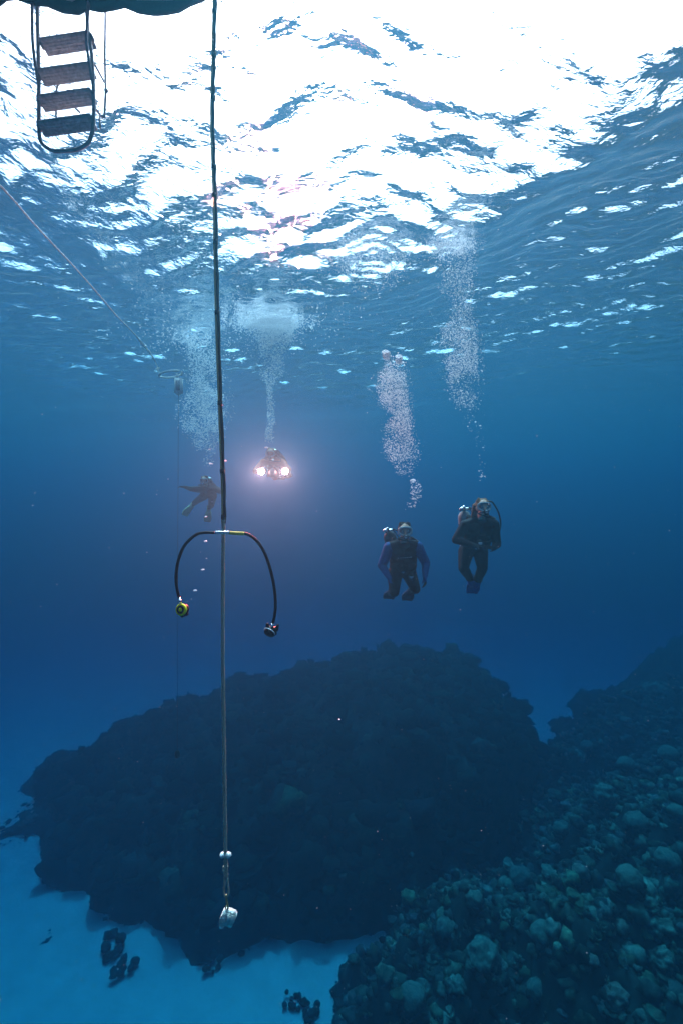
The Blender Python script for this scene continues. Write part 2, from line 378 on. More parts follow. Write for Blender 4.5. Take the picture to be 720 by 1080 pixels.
# ---------------------------------------------------------------- ladder and boat
def ladder():
    Y = 3.6; root = empty('boat_ladder', at(70, 60, Y), 'metal swim ladder with dark flat treads hanging below the boat', 'ladder')
    L = lambda px, py, dy=0: at(px, py, Y+dy)-root.location
    bm = bmesh.new()
    U = [L(38, -70), L(40, 40), L(41, 90), L(41, 135), L(43, 149), L(52, 157), L(62, 159), L(82, 157), L(93, 150), L(98, 138), L(99, 110), L(97, 60), L(92, 20), L(90, -70)]
    tube(bm, spline([U[0], U[1], U[2], U[3]], 6)+spline(U[3:10], 6)[1:]+spline(U[9:], 6)[1:], .014, 12)
    from_bm('rail', bm, M_steel, root)
    for a in (((34, -60), (34, 25), (35.5, 55), (41, 92)), ((96, -60), (93, 10), (91.5, 45), (98, 90))):
        bm = bmesh.new(); tube(bm, spline([L(*p, .0 if i == 3 else -.06) for i, p in enumerate(a)], 8), .011, 10); from_bm('handrail', bm, M_steel, root)
    for (y0, h, xa, xb, br) in ((36, 13, 44, 97, .02), (69, 12, 41, 97, 0), (96, 13, 41, 97.5, 0), (123, 13, 41, 97.5, 0)):
        bm = bmesh.new(); a = L(xa, y0+4, .0); b = L(xb, y0-4, 0)
        d = (b-a); c = (a+b)/2+Vector((0, .02, -h/2/480*Y))
        rot = frame((0, -.42, .9), up=(0, 1, 0)); ax = d.normalized()
        n_ = Vector((0, .30, .95)); yv = n_.cross(ax).normalized(); n_ = ax.cross(yv)
        rot = Matrix((ax, yv, n_)).transposed()
        box(bm, c, (d.length, .115, .022), rot, .004)
        for k in range(5): box(bm, c+yv*(.02*(k-2))-n_*.0125, (d.length*.96, .007, .006), rot, 0)
        for k in range(5): box(bm, c+yv*(.02*(k-2))+n_*.0125, (d.length*.96, .007, .006), rot, 0)
        from_bm('tread', bm, M_tread, root, smooth=False)
        for e in (a, b):
            bm = bmesh.new(); box(bm, e+Vector((0, .005, -h/2/480*Y)), (.02, .05, .035), rot, .004); from_bm('bracket', bm, M_steel, root)
    bm = bmesh.new(); tube(bm, [L(112, -60, .35), L(111, 20, .35), L(110.5, 60, .35), L(111.5, 95, .35), L(110, 124, .35)], .010, 8)
    tube(bm, [L(99, 66, .05), L(110, 86, .3)], .009, 8); tube(bm, [L(99, 112, .05), L(108, 124, .35), L(110, 122, .35)], .009, 8)
    tube(bm, [L(105, 122, .3), L(105.5, 135, .3)], .009, 8); ball(bm, L(112, 95, .35), (.018, .018, .02), 10); from_bm('stand_off', bm, M_steel, root)
    bm = bmesh.new(); tube(bm, [L(54, 84, .2), L(60, 93, .2), L(59, 122, .2)], .008, 8); tube(bm, [L(74, 108, .15), L(84, 118, .15)], .009, 8)
    tube(bm, [L(60, 93, .2), L(62, 84, .2)], .008, 8)
    from_bm('brace', bm, M_steel, root)
ladder()
def boat():
    root = empty('dive_boat', (-2.2, 2.0, .1), 'dark hull of the dive boat crossing the top left corner', 'boat')
    # stern platform edge runs from the left edge of the view to about x = -1
    n = 52; m_ = 9; V = []; F = []
    EDGE = lambda x: 3.555+.05*math.sin(x*3.1)+.03*math.sin(x*8)+.015*math.sin(x*23+1)+.01*math.sin(x*41)-.07*max(0, x+2.1)-.6*max(0, x+1.0)
    for i in range(n+1):
        u = i/n; x = -6.2+u*5.6
        yfar = EDGE(x)
        for j in range(m_+1):
            t = j/m_; y = yfar-t*3.0; d = .0-.10*math.sin(min(1, t*1.2)*math.pi/2)*max(.1, 1-max(0, u-.75)*3)
            V.append((x, y, d))
        V.append((x, yfar-3.0, .55)); V.append((x, yfar, .55))
    w_ = m_+3
    for i in range(n):
        for j in range(w_):
            a = i*w_+j; b = i*w_+(j+1) % w_; F.append((a, b, b+w_, a+w_))
    me = bpy.data.meshes.new('hull'); me.from_pydata(V, [], F+[tuple(range(w_)), tuple(n*w_+k for k in range(w_))[::-1]]); me.materials.append(M_hull)
    me.transform(Matrix.Translation(-root.location))
    for p in me.polygons: p.use_smooth = True
    o = bpy.data.objects.new('hull', me); link(o, root)
    bm = bmesh.new(); tube(bm, [(-6.2+k*.1, EDGE(-6.2+k*.1)+.02, -.01+.008*math.sin(k*1.7)) for k in range(57)], .045, 8)
    bmesh.ops.translate(bm, vec=-root.location, verts=bm.verts); from_bm('rub_rail', bm, M_rubber, root)
boat()

# ---------------------------------------------------------------- hanging rope with its hose
RY = 3.0
def strands(bm, path, rr, ra, pitch, n=3, seg=6):
    P = [Vector(p) for p in path]; s = 0; pts = [[] for _ in range(n)]
    for i, p in enumerate(P):
        if i: s += (p-P[i-1]).length
        t = (P[min(i+1, len(P)-1)]-P[max(i-1, 0)]).normalized(); u = t.cross(Vector((0, 1, .01))).normalized(); v = t.cross(u)
        for k in range(n):
            a = s/pitch*2*math.pi+k*2*math.pi/n; pts[k].append(p+(u*math.cos(a)+v*math.sin(a))*rr)
    for k in range(n): tube(bm, pts[k], ra, seg)
def dense(pts, step):
    out = [Vector(pts[0])]
    for a, b in zip(pts, pts[1:]):
        a, b = Vector(a), Vector(b); k = max(1, int((b-a).length/step))
        out += [a.lerp(b, (i+1)/k) for i in range(k)]
    return out
def hanging_rope():
    root = empty('hanging_rope', at(236, 556, RY), 'long grey rope hanging straight down with black hose taped above it', 'rope')
    L = lambda px, py, dy=0: at(px, py, RY+dy)-root.location
    up = spline([L(226.5, -105), L(226.5, 0), L(225.5, 40), L(225, 75), L(224.2, 100), L(224, 130), L(225, 165), L(226, 190), L(227, 220), L(228, 280), L(229.5, 340), L(231.5, 400), L(234, 470), L(235.8, 520), L(236, 552)], 10)
    bm = bmesh.new(); tube(bm, [p+Vector((.004+.002*math.sin(i*.7), .004, 0)) for i, p in enumerate(up)], .0105, 10); from_bm('air_hose', bm, M_rubber, root)
    bm = bmesh.new(); strands(bm, dense([p+Vector((-.008, -.004, 0)) for p in up], .012), .0035, .0042, .05); from_bm('upper_strand', bm, M_tan, root)
    for k, (px, py) in enumerate(((226.3, 12), (226, 58), (225, 103), (226, 176), (226.3, 206), (227.6, 255), (229.3, 330), (232.4, 425), (234.9, 497), (236, 545))):
        bm = bmesh.new(); c = L(px-.2, py); tube(bm, [c+Vector((0, 0, .014)), c-Vector((0, 0, .014))], [.0165, .0160], 12)
        capsule(bm, c+Vector((.012, -.006, 0)), .003, c+Vector((.026, -.012, .006+.004*(k % 3))), .0015, 6)
        from_bm('cable_tie', bm, M_rubber, root)
    bm = bmesh.new()
    strands(bm, dense(spline([L(236, 548), L(235.3, 600), L(235.2, 700), L(236.3, 780), L(237.2, 850), L(238, 905)], 6), .014), .0062, .0078, .075); from_bm('lower_strand', bm, M_rope, root)
    bm = bmesh.new()
    for sx in (-1, 1): ball(bm, L(238+sx*2.8, 902), (.022, .02, .017), 14, Matrix.Rotation(sx*.3, 3, 'Y'))
    from_bm('float_bead', bm, M_white, root)
    bm = bmesh.new(); strands(bm, dense([L(238, 904), L(238.6, 925)], .012), .008, .008, .06)
    for k in range(4): tube(bm, [L(238, 918)+Vector((.014*math.cos(a), .014*math.sin(a), .008*k)) for a in [i*.7 for i in range(10)]], .0045, 6)
    from_bm('splice', bm, M_rope, root)
    bm = bmesh.new(); lp = spline([L(237.6, 919), L(236.9, 930), L(236.3, 942), L(238.5, 946.5), L(241, 942), L(240.2, 930), L(238.8, 919)], 6)
    strands(bm, dense(lp, .01), .0035, .0042, .04); from_bm('end_loop', bm, M_rope, root)
    wt = empty('lead_weight', L(240, 968)+root.location, 'small chalky white weight block tied at the bottom of the rope', 'weight')
    bm = bmesh.new(); rot = Matrix.Rotation(.42, 3, 'Y') @ Matrix.Rotation(.12, 3, 'Z')
    box(bm, (.004, 0, 0), (.092, .05, .098), rot, .008); ball(bm, (-.034, -.006, -.045), (.018, .016, .020), 12)
    box(bm, (.012, -.022, .02), (.035, .02, .045), Matrix.Rotation(.6, 3, 'Y'), .006)
    bmesh.ops.subdivide_edges(bm, edges=bm.edges, cuts=1)
    for v in bm.verts: v.co += Vector((1, 1, 1))*.004*noise.noise(v.co*40)
    from_bm('block', bm, M_lead, wt)
    bm = bmesh.new(); q = lambda px, py: at(px, py, RY)-wt.location
    tube(bm, spline([q(239.5, 962), q(240.5, 957), q(239, 950), q(238.8, 944)], 5), .006, 8)
    tube(bm, spline([q(240, 960), q(238, 958), q(239.5, 955), q(241, 958), q(240, 961)], 4), .004, 6)
    from_bm('lashing', bm, M_tan, wt)
hanging_rope()
def regulator(root, c, face, cover, ring, s=1.0, flip=1):
    rot = frame(face)
    r = empty_part = None
    def lathe(bm, prof, n=24):
        rings = [[bm.verts.new(c+rot @ Vector((x*s*math.cos(a), x*s*math.sin(a), z*s))) for a in [2*math.pi*k/n for k in range(n)]] for x, z in prof]
        for a, b in zip(rings, rings[1:]):
            for k in range(n): bm.faces.new((a[k], a[(k+1) % n], b[(k+1) % n], b[k]))
        bm.faces.new(rings[0][::-1]); bm.faces.new(rings[-1])
    bm = bmesh.new(); lathe(bm, [(.020, -.032), (.030, -.028), (.033, -.010), (.033, .004)])
    tube(bm, [c+rot @ Vector((0, -.012, -.02))*s, c+rot @ Vector((0, -.03, -.05))*s], [.016*s, .014*s], 10)
    tube(bm, [c+rot @ Vector((-.03, -.02, -.008))*s, c+rot @ Vector((0, -.034, -.012))*s, c+rot @ Vector((.03, -.02, -.008))*s], [.009*s, .015*s, .009*s], 8)
    b = from_bm('second_stage', bm, M_rubber, root)
    bm = bmesh.new(); lathe(bm, [(.034, .002), (.035, .009), (.031, .015), (.024, .016), (.022, .012), (.013, .012), (.011, .019), (.004, .020)]); from_bm('purge_cover', bm, cover, b)
    bm = bmesh.new(); lathe(bm, [(.0235, .0165), (.023, .0195), (.0135, .0195), (.013, .0165)]); from_bm('purge_ring', bm, ring, b)
    return b
def octopus():
    root = empty('regulator_hose', at(242, 562, RY-.06), 'arched black breathing hose carrying two spare regulators on the rope', 'hose')
    L = lambda px, py, dy=0: at(px, py, RY-.06+dy)-root.location
    bm = bmesh.new(); tube(bm, spline([L(226, 561.8), L(215, 561.8), L(206, 564.5), L(195, 575), L(188.5, 590), L(186, 605), L(186, 615), L(187.3, 624), L(189, 630)], 8), .0095, 12); from_bm('hose', bm, M_rubber, root)
    bm = bmesh.new(); tube(bm, spline([L(257, 562.3), L(261, 563.5), L(267, 567), L(273, 573), L(279, 583), L(283.5, 595), L(287.5, 610), L(289.8, 624), L(290.6, 638), L(289.8, 648), L(288, 657)], 8), .0095, 12); from_bm('hose', bm, M_rubber, root)
    bm = bmesh.new(); tube(bm, [L(226.5, 561.8), L(231, 561.6), L(236, 561.6), L(243, 562)], [.009, .011, .010, .011], 12)
    for k in range(4): tube(bm, [L(228+4*k, 561.7), L(228.8+4*k, 561.7)], .0125, 12)
    from_bm('hose_fitting', bm, M_silver, root)
    bm = bmesh.new(); tube(bm, spline([L(242.5, 561.9), L(248, 562.4), L(254, 562.6), L(258, 562.8)], 3), [.0115]*9+[.0115], 12); from_bm('tape_wrap', bm, M_tape, root)
    for a, b in (((188.8, 629), (190.5, 636)), ((288.3, 656), (286.8, 661))):
        bm = bmesh.new(); tube(bm, [L(*a), L((a[0]+b[0])/2, (a[1]+b[1])/2), L((a[0]+b[0])/2, (a[1]+b[1])/2), L(*b)], [.008, .008, .0105, .0105], 10); from_bm('swivel', bm, M_silver, root)
    regulator(root, L(192, 643), (-.25, -1, .15), M_yellow, M_rubber, 1.12)
    b = regulator(root, L(284.6, 667), (-.35, -.55, -.62), M_rubber, M_rubber, 1.05)
    bm = bmesh.new(); c = L(284.6, 666)
    rot = frame((-.35, -.55, -.62)); ring = [c+rot @ Vector((.037*math.cos(a), .037*math.sin(a), .002)) for a in [i*2*math.pi/24 for i in range(24)]]
    tube(bm, ring+[ring[0], ring[1]], .0035, 8, caps=False); from_bm('trim_band', bm, M_print, root)
    bm = bmesh.new(); capsule(bm, L(288, 668), .013, L(292.5, 663.5), .010, 10); capsule(bm, L(292, 663.5), .010, L(293, 659.5), .008, 10); capsule(bm, L(283, 665), .014, L(282.3, 659), .012, 10)
    from_bm('mouthpiece', bm, M_rubber, root)
octopus()

# ---------------------------------------------------------------- floating line, ring and can, thin weighted line
def floating_line():
    p = [at(-60, 140, 4.21), at(0, 200, 4.77), at(40, 240, 5.50), at(75, 276, 6.28), at(100, 305, 6.97), at(125, 334, 7.83), at(145, 357, 8.69), at(160, 376, 9.46), at(168, 388, 9.80)]
    root = empty('floating_line', p[-1], 'pale line slanting down from the left edge under the surface', 'line')
    q = [v-root.location+Vector((.02*math.sin(i*2.1), 0, .03*math.sin(i*1.3))) for i, v in enumerate(p)]
    bm = bmesh.new(); strands(bm, dense(spline(q, 8), .05), .006, .0075, .16, 3, 5); from_bm('strand', bm, M_line, root)
    bm = bmesh.new()
    tube(bm, [q[-3].lerp(q[-2], i/16)+Vector((random.uniform(-.015, .015), 0, random.uniform(-.02, .02))) for i in range(17)], [.012+.014*(i % 3)/2 for i in range(17)], 8)
    from_bm('splice', bm, M_line, root)
    r2 = empty('mooring_ring', at(180, 396, 9.89), 'pale open ring floating at the end of the slanting line', 'ring')
    bm = bmesh.new(); tube(bm, [Vector((.24*math.cos(a), .2*math.sin(a), .05*math.cos(a*1.0)+.03)) for a in [i*2*math.pi/28 for i in range(27)]], .022, 8); from_bm('hoop', bm, M_line, r2)
    bm = bmesh.new(); tube(bm, [Vector((-.24, 0, .06)), Vector((-.30, -.05, .14)), at(168, 388, 9.80)-r2.location], .012, 6); from_bm('lanyard', bm, M_line, r2)
    r3 = empty('float_can', at(188.5, 407, 9.89), 'small pale rectangular can hanging beneath the mooring ring', 'float')
    bm = bmesh.new(); box(bm, (0, 0, 0), (.17, .10, .34), bev=.02); from_bm('can_shell', bm, M_white, r3)
    bm = bmesh.new(); box(bm, (0, -.052, .0), (.09, .01, .22), bev=.003); from_bm('recess_panel', bm, M_steel, r3)
    bm = bmesh.new(); tube(bm, spline([(0, 0, .17), (.0, 0, .22), (-.05, 0, .27)], 4), .012, 6); from_bm('lanyard', bm, M_line, r3)
    bm = bmesh.new(); tube(bm, [(0, 0, -.17), (0, 0, -.21)], [.05, .02], 8); from_bm('cap', bm, M_line, r3)
    r4 = empty('weighted_line', at(187.5, 600, 9.89), 'very thin dark line dropping straight down to a tiny weight', 'line')
    bm = bmesh.new(); tube(bm, dense([at(188.3, 415, 9.89)-r4.location, at(187.5, 600, 9.89)-r4.location, at(187.2, 792, 9.89)-r4.location], .4), .0045, 6); from_bm('strand', bm, M_rubber, r4)
    bm = bmesh.new(); capsule(bm, at(187.2, 794, 9.89)-r4.location, .05, at(187.2, 797, 9.89)-r4.location, .06, 10); from_bm('sinker', bm, M_rubber, r4)
floating_line()

# ---------------------------------------------------------------- divers
def fin(root, ankle, toe, tip, mtl, width=.19, bend=.05):
    """foot pocket from ankle to toe, blade on to tip"""
    a, t, e = Vector(ankle), Vector(toe), Vector(tip)
    f = bmesh.new(); capsule(f, a, .062, t, .052, 12)
    d = (e-t); side = d.cross(Vector((.05, .35, .95))).normalized(); nrm = side.cross(d).normalized(); n = 8; rows = []
    for i in range(n+1):
        u = i/n; c = t-d.normalized()*.05+(d*(u)+d.normalized()*.05*u)+nrm*bend*math.sin(u*2.2); wd = (.09+(width-.09)*min(1, u*1.6))/2*(1-.25*max(0, u-.85)/.15)
        rows.append([[f.verts.new(c+side*wd*s+nrm*(h*(.012-.008*u)+(.010*abs(s)**6)*h)) for s in (-1, -.86, -.4, 0, .4, .86, 1)] for h in (1, -1)])
    for i in range(n):
        for k in range(6):
            for q in (0, 1):
                A = rows[i][q]; B = rows[i+1][q]; f.faces.new((A[k], A[k+1], B[k+1], B[k]))
        for k in (0, 6): f.faces.new((rows[i][0][k], rows[i][1][k], rows[i+1][1][k], rows[i+1][0][k]))
    for r_ in (rows[0], rows[-1]):
        for k in range(6): f.faces.new((r_[0][k], r_[0][k+1], r_[1][k+1], r_[1][k]))
    o = from_bm('fin', f, mtl, root)
    s = bmesh.new(); ring = [a+(a-t).normalized()*.05+side*.062*math.cos(q)+nrm*.062*math.sin(q) for q in [i*.5236 for i in range(13)]]
    tube(s, ring, .008, 6, caps=False); from_bm('strap', s, M_rubber, o)
def hand(bm, wrist, direc, palm_n, curl=.6, s=1.0, side=1):
    w_ = Vector(wrist); d = Vector(direc).normalized(); n = Vector(palm_n); n = (n-d*n.dot(d)).normalized(); x = d.cross(n)*side
    for k in range(4):
        capsule(bm, w_, .024*s, w_+d*.075*s+x*(.028-.019*k)*s, .013*s, 8)
        base = w_+d*.085*s+x*(.030-.020*k)*s; L = (.072, .080, .074, .058)[k]*s; p = base; dd = d.copy()
        for j in range(3):
            dd = (dd*math.cos(curl*.6)+n*math.sin(curl*.6)).normalized(); q = p+dd*L*(.44, .32, .24)[j]; capsule(bm, p, .0098*s, q, .0088*s, 8); p = q
    b = w_+d*.025*s+x*.032*s; dd = (d*.6+x*.8).normalized(); q = b+dd*.045*s; capsule(bm, b, .014*s, q, .011*s, 8); capsule(bm, q, .011*s, q+(d*.85+n*.4).normalized()*.032*s, .009*s, 8)
def diver(loc, J, label, suit, arms, hair, hairlong, tankmat, finmat, vestmat=M_vest, chest_print=False, group='scuba divers in the water', yaw=0):
    """J: neck, head, pelvis, shoulder, elbow, wrist, hdir, palm, hip, knee, ankle, toe, tip (pairs left, right)"""
    root = empty('person', loc, label, 'diver', group, yaw); V = Vector
    nk, hd, pv = V(J['neck']), V(J['head']), V(J['pelvis'])
    up = (nk-pv).normalized(); lat = (V(J['shoulder'][1])-V(J['shoulder'][0])).normalized(); back = up.cross(lat).normalized()*-1
    if back.y < 0: back = -back
    look = V(J.get('look', (0, -1, 0))).normalized(); hr = frame(-look)         # head frame: local z away from view
    hup = hr @ V((0, 1, 0)); hx = hr @ V((1, 0, 0))
    if hup.z < 0: hup = -hup
    bm = bmesh.new()
    for t, rx, ry in ((0.02, .13, .09), (.14, .175, .115), (.30, .175, .115), (.50, .15, .105), (.72, .150, .105), (.92, .165, .12)):
        c = nk.lerp(pv, t); ball(bm, c, (rx, ry, .10), 20, Matrix((lat, back, up)).transposed())
    capsule(bm, nk, .062, hd-hup*.06, .058)
    ball(bm, hd+hup*.035, (.078, .105, .098), 20, Matrix((hx, look*-1, hup)).transposed())
    ball(bm, hd+look*.025-hup*.055, (.058, .072, .060), 16, Matrix((hx, look*-1, hup)).transposed())
    capsule(bm, hd+look*.095+hup*.01, .011, hd+look*.115-hup*.022, .015, 8)         # nose
    ball(bm, hd+look*.092-hup*.058, (.026, .012, .011), 10, Matrix((hx, look*-1, hup)).transposed())
    for s in (-1, 1): ball(bm, hd+hx*s*.080+hup*.0, (.010, .020, .032), 10, Matrix((hx, look*-1, hup)).transposed())
    for i, s in ((0, -1), (1, 1)):
        sh, el, wr = V(J['shoulder'][i]), V(J['elbow'][i]), V(J['wrist'][i])
        capsule(bm, nk+lat*s*.05-up*.02, .075, sh, .084); capsule(bm, sh, .082, el, .062); capsule(bm, el, .060, wr, .036)
        hand(bm, wr, J['hdir'][i], J['palm'][i], J.get('curl', .6), 1.0, s)
        hp, kn, an = V(J['hip'][i]), V(J['knee'][i]), V(J['ankle'][i])
        capsule(bm, hp, .112, kn, .072); capsule(bm, kn, .072, kn.lerp(an, .35), .070); capsule(bm, kn.lerp(an, .35), .070, an, .044); capsule(bm, an, .042, V(J['toe'][i]), .036)
    def pick(c):
        if (c-hd).length < .15 and (c-nk).dot(up) > .03 and (c-(hd-hup*.14)).dot(hup) > 0 and (c-hd).dot(look) > -.03: return 1
        if arms is not suit:
            for i in (0, 1):
                sh, el, wr = V(J['shoulder'][i]), V(J['elbow'][i]), V(J['wrist'][i])
                for a, b in ((sh, el), (el, wr)):
                    t = max(0, min(1, (c-a).dot(b-a)/(b-a).length_squared))
                    if (c-a.lerp(b, t)).length < .085 and not (a is sh and t <= 0 and (c-sh).dot(nk-sh) > .004): return 2
        return 0
    remesh('body', bm, [suit, M_skin, arms], root, .0095, pick)
    # hair
    bm = bmesh.new(); hm = Matrix((hx, look*-1, hup)).transposed()
    ball(bm, hd+hup*.052-look*.022, (.088, .108, .092), 18, hm)
    if hairlong:
        for k in range(9):
            a = (k-4)*.33; p = hd-look*.07+hx*math.sin(a)*.085+hup*.05; capsule(bm, p, .03, p-hup*.16+hx*math.sin(a)*.03-look*.03, .015, 8)
    for k in range(26):
        a = random.uniform(-1.5, 1.5); b_ = random.uniform(.1, 1.2); p = hd+hup*(.05+.085*math.sin(b_))+hx*.08*math.sin(a)*math.cos(b_*.7)+look*.06*math.cos(a)*math.cos(b_)
        capsule(bm, p, .014, p+hup*.02+hx*random.uniform(-.02, .02), .006, 6)
    ho = remesh('hair', bm, hair, root, .010, None, 2)
    # mask
    bm = bmesh.new(); c = hd+look*.098+hup*.022
    ring = [c+hx*.084*math.copysign(abs(math.cos(a))**.6, math.cos(a))+hup*(.046*math.copysign(abs(math.sin(a))**.7, math.sin(a))-(.018 if math.sin(a) < 0 else 0)*(1-abs(math.cos(a))))-look*.03*abs(math.cos(a))**2 for a in [i*2*math.pi/28 for i in range(28)]]
    tube(bm, ring+ring[:2], .0135, 8, caps=False); mk = from_bm('mask', bm, M_skirt, root)
    bm = bmesh.new(); fv = [bm.verts.new(p+look*.004) for p in ring]; bk = [bm.verts.new(p-look*.003) for p in ring]; bm.faces.new(fv); bm.faces.new(bk[::-1])
    for i in range(28): bm.faces.new((fv[i], fv[(i+1) % 28], bk[(i+1) % 28], bk[i]))
    from_bm('lens', bm, M_lens, mk, smooth=False)
    bm = bmesh.new(); tube(bm, [hd+hx*.1*math.cos(a)-look*.115*math.sin(a)+hup*.03 for a in [i*math.pi/14 for i in range(15)]], .010, 6); from_bm('mask_strap', bm, M_rubber, mk)
    for s in (-1, 1):
        bm = bmesh.new(); ball(bm, hd+look*.082+hx*s*.033+hup*.022, .0125, 10); from_bm('eye', bm, M_print, root)
    # regulator in the mouth
    rc = hd+look*.145-hup*.055; rg = regulator(root, rc, look, M_rubber, M_silver, .95)
    bm = bmesh.new(); tv = nk+back*.20+lat*J.get('tankx', -.04)+up*.10
    tube(bm, spline([rc+hx*.03, rc+hx*.10-hup*.03, V(J['shoulder'][1])+up*.10+look*.02, tv+lat*.06], 8), .009, 8); from_bm('hose', bm, M_rubber, rg)
    if J.get('loop'):
        bm = bmesh.new(); tube(bm, spline([V(q) for q in J['loop']], 8), .011, 8); from_bm('hose', bm, M_rubber, root)
    # tank
    bm = bmesh.new(); tb = tv-up*.70+lat*J.get('tanklean', .05); ta = tv-up*.08
    ax = (ta-tb).normalized(); tube(bm, [tb, tb+ax*.02, ta-ax*.06, ta-ax*.02, ta+ax*.01, ta+ax*.03], [.07, .088, .088, .072, .035, .022], 20); tk = from_bm('tank', bm, tankmat, root)
    bm = bmesh.new(); capsule(bm, ta+ax*.035, .024, ta+ax*.085, .024, 12); capsule(bm, ta+ax*.06, .016, ta+ax*.06+lat*.07, .020, 10); ball(bm, ta+ax*.07-lat*.035-back*.03, (.036, .032, .034), 14); from_bm('valve', bm, M_silver, tk)
    bm = bmesh.new(); tube(bm, [ta-ax*.17, ta-ax*.21], .091, 20); from_bm('tank_band', bm, M_rubber, tk)
    # vest
    bm = bmesh.new(); fr_ = Matrix((lat, back, up)).transposed()
    for t, rx, ry in ((.16, .205, .10), (.32, .22, .11), (.50, .21, .11), (.68, .20, .10)):
        for s in (-1, 1): ball(bm, nk.lerp(pv, t)+lat*s*.085-back*.055, (rx*.52, ry, .085), 14, fr_)
        ball(bm, nk.lerp(pv, t)+back*.09, (rx*.95, .05, .09), 14, fr_)
    for s in (-1, 1): capsule(bm, nk+lat*s*.115-back*.09-up*.05, .034, nk+lat*s*.125+back*.07+up*.02, .034, 10)
    ball(bm, nk.lerp(pv, .80), (.178, .128, .05), 16, fr_)
    vt = remesh('buoyancy_vest', bm, vestmat, root, .013, None, 3)
    for s in (-1, 1):
        bm = bmesh.new(); box(bm, nk.lerp(pv, .58)+lat*s*.11-back*.15, (.11, .035, .14), fr_, .012); from_bm('pocket', bm, vestmat, vt)
    bm = bmesh.new(); box(bm, nk.lerp(pv, .30)-back*.152, (.20, .012, .022), fr_, .003); from_bm('chest_strap', bm, M_rubber, vt)
    bm = bmesh.new(); box(bm, nk.lerp(pv, .80)-back*.140, (.06, .016, .045), fr_, .004); from_bm('buckle', bm, M_silver, vt)
    for s in (-1, 1):
        bm = bmesh.new(); tube(bm, [(nk.lerp(pv, .16)+lat*s*.10-back*.13+up*.012*math.cos(a)+lat*.012*math.sin(a)) for a in [i*.8 for i in range(9)]], .003, 6, caps=False); from_bm('d_ring', bm, M_silver, vt)
    if chest_print:
        c0 = nk.lerp(pv, .24)-back*.162
        for k, wd in enumerate((.016, .010, .018, .012, .014, .020, .018, .022)):
            bm = bmesh.new(); box(bm, c0+lat*(-.083+.024*k)+up*(.0015*k), (wd, .004, .013 if k % 2 else .010), fr_, .001); from_bm('printed_letter', bm, M_print, vt)
    # gauge console
    bm = bmesh.new(); g0 = nk.lerp(pv, .45)+lat*.16-back*.12; g1 = V(J.get('gauge', nk.lerp(pv, .8)+lat*.1-back*.2))
    tube(bm, spline([tv+lat*.05, g0, g1], 8), .008, 8); go = from_bm('hose', bm, M_rubber, root)
    bm = bmesh.new(); capsule(bm, g1, .034, g1-up*.07, .028, 12); gg = from_bm('gauge', bm, M_rubber, root)
    bm = bmesh.new(); ball(bm, g1-back*.024, (.026, .014, .026), 12); from_bm('dial', bm, M_print, gg)
    for i in (0, 1): fin(root, J['ankle'][i], J['toe'][i], J['tip'][i], finmat)
    return root
A = dict(neck=(0, 0, 0), head=(.0, -.10, .15), pelvis=(.02, .30, -.42), look=(0, -1, .05),
         shoulder=((-.19, .0, -.06), (.19, .0, -.05)), elbow=((-.29, .03, -.30), (.31, .03, -.27)), wrist=((-.20, -.10, -.46), (.275, -.10, -.44)),
         hdir=((.2, -.4, -.8), (.0, -.4, -.9)), palm=((1, -.3, .2), (-1, -.3, .2)),
         hip=((-.08, .30, -.45), (.12, .30, -.45)), knee=((-.10, .20, -.70), (.20, .22, -.66)), ankle=((-.08, .60, -.74), (.22, .62, -.72)),
         toe=((-.09, .70, -.80), (.20, .74, -.80)), tip=((-.10, .98, -.98), (.20, 1.05, -1.02)), tankx=-.18, tanklean=.16)
diver(at(425, 573, 6.2), A, 'diver in blue sleeved wetsuit and black vest facing the camera', M_suit, M_suitblue, M_hairk, False, M_tankd, M_fin, chest_print=True)
B = dict(neck=(0, 0, 0), head=(.01, -.10, .16), pelvis=(-.02, .22, -.40), look=(.05, -1, .1),
         shoulder=((-.19, .0, -.07), (.19, .0, -.06)), elbow=((-.32, -.02, -.26), (.23, -.02, -.32)), wrist=((-.13, -.22, -.33), (.12, -.22, -.36)),
         hdir=((.9, -.3, .1), (-.8, -.3, .2)), palm=((0, .6, -.7), (0, .6, -.7)), curl=.9,
         hip=((-.12, .22, -.44), (.08, .22, -.44)), knee=((-.19, .10, -.66), (.08, .12, -.66)), ankle=((.0, .42, -.86), (.10, .42, -.88)),
         toe=((.05, .52, -.94), (.11, .52, -.96)), tip=((.15, .78, -1.14), (.13, .80, -1.17)), tankx=-.16, tanklean=.14,
         loop=((.10, .10, .22), (.19, .08, .26), (.27, .04, .12), (.29, 0, -.06), (.24, 0, -.26)), gauge=(-.06, -.22, -.28))
diver(at(505, 549, 6.2), B, 'brown haired diver in black wetsuit with arms folded at the waist', M_suit, M_suit, M_hairb, True, M_tank, M_finb)
Cj = dict(neck=(0, 0, 0), head=(-.02, -.14, .13), pelvis=(-.11, .50, -.14), look=(0, -1, -.1),
          shoulder=((-.21, .0, -.05), (.21, .0, -.05)), elbow=((-.38, -.05, -.04), (.40, -.05, -.12)), wrist=((-.50, -.15, .0), (.46, -.28, -.20)),
          hdir=((-.7, -.4, .1), (.2, -.8, -.1)), palm=((0, -.3, -1), (0, -.5, -1)),
          hip=((-.22, .50, -.18), (-.02, .50, -.18)), knee=((-.42, .48, -.32), (-.04, .46, -.42)), ankle=((-.58, .72, -.40), (-.20, .82, -.48)),
          toe=((-.63, .74, -.46), (-.22, .85, -.56)), tip=((-.80, .76, -.70), (-.28, .92, -.86)), tankx=0, tanklean=.0)
diver(at(219, 514, 10.9), Cj, 'distant diver with arms spread wide beside the hanging rope', M_suit, M_suit, M_hairk, False, M_tank, M_finw)
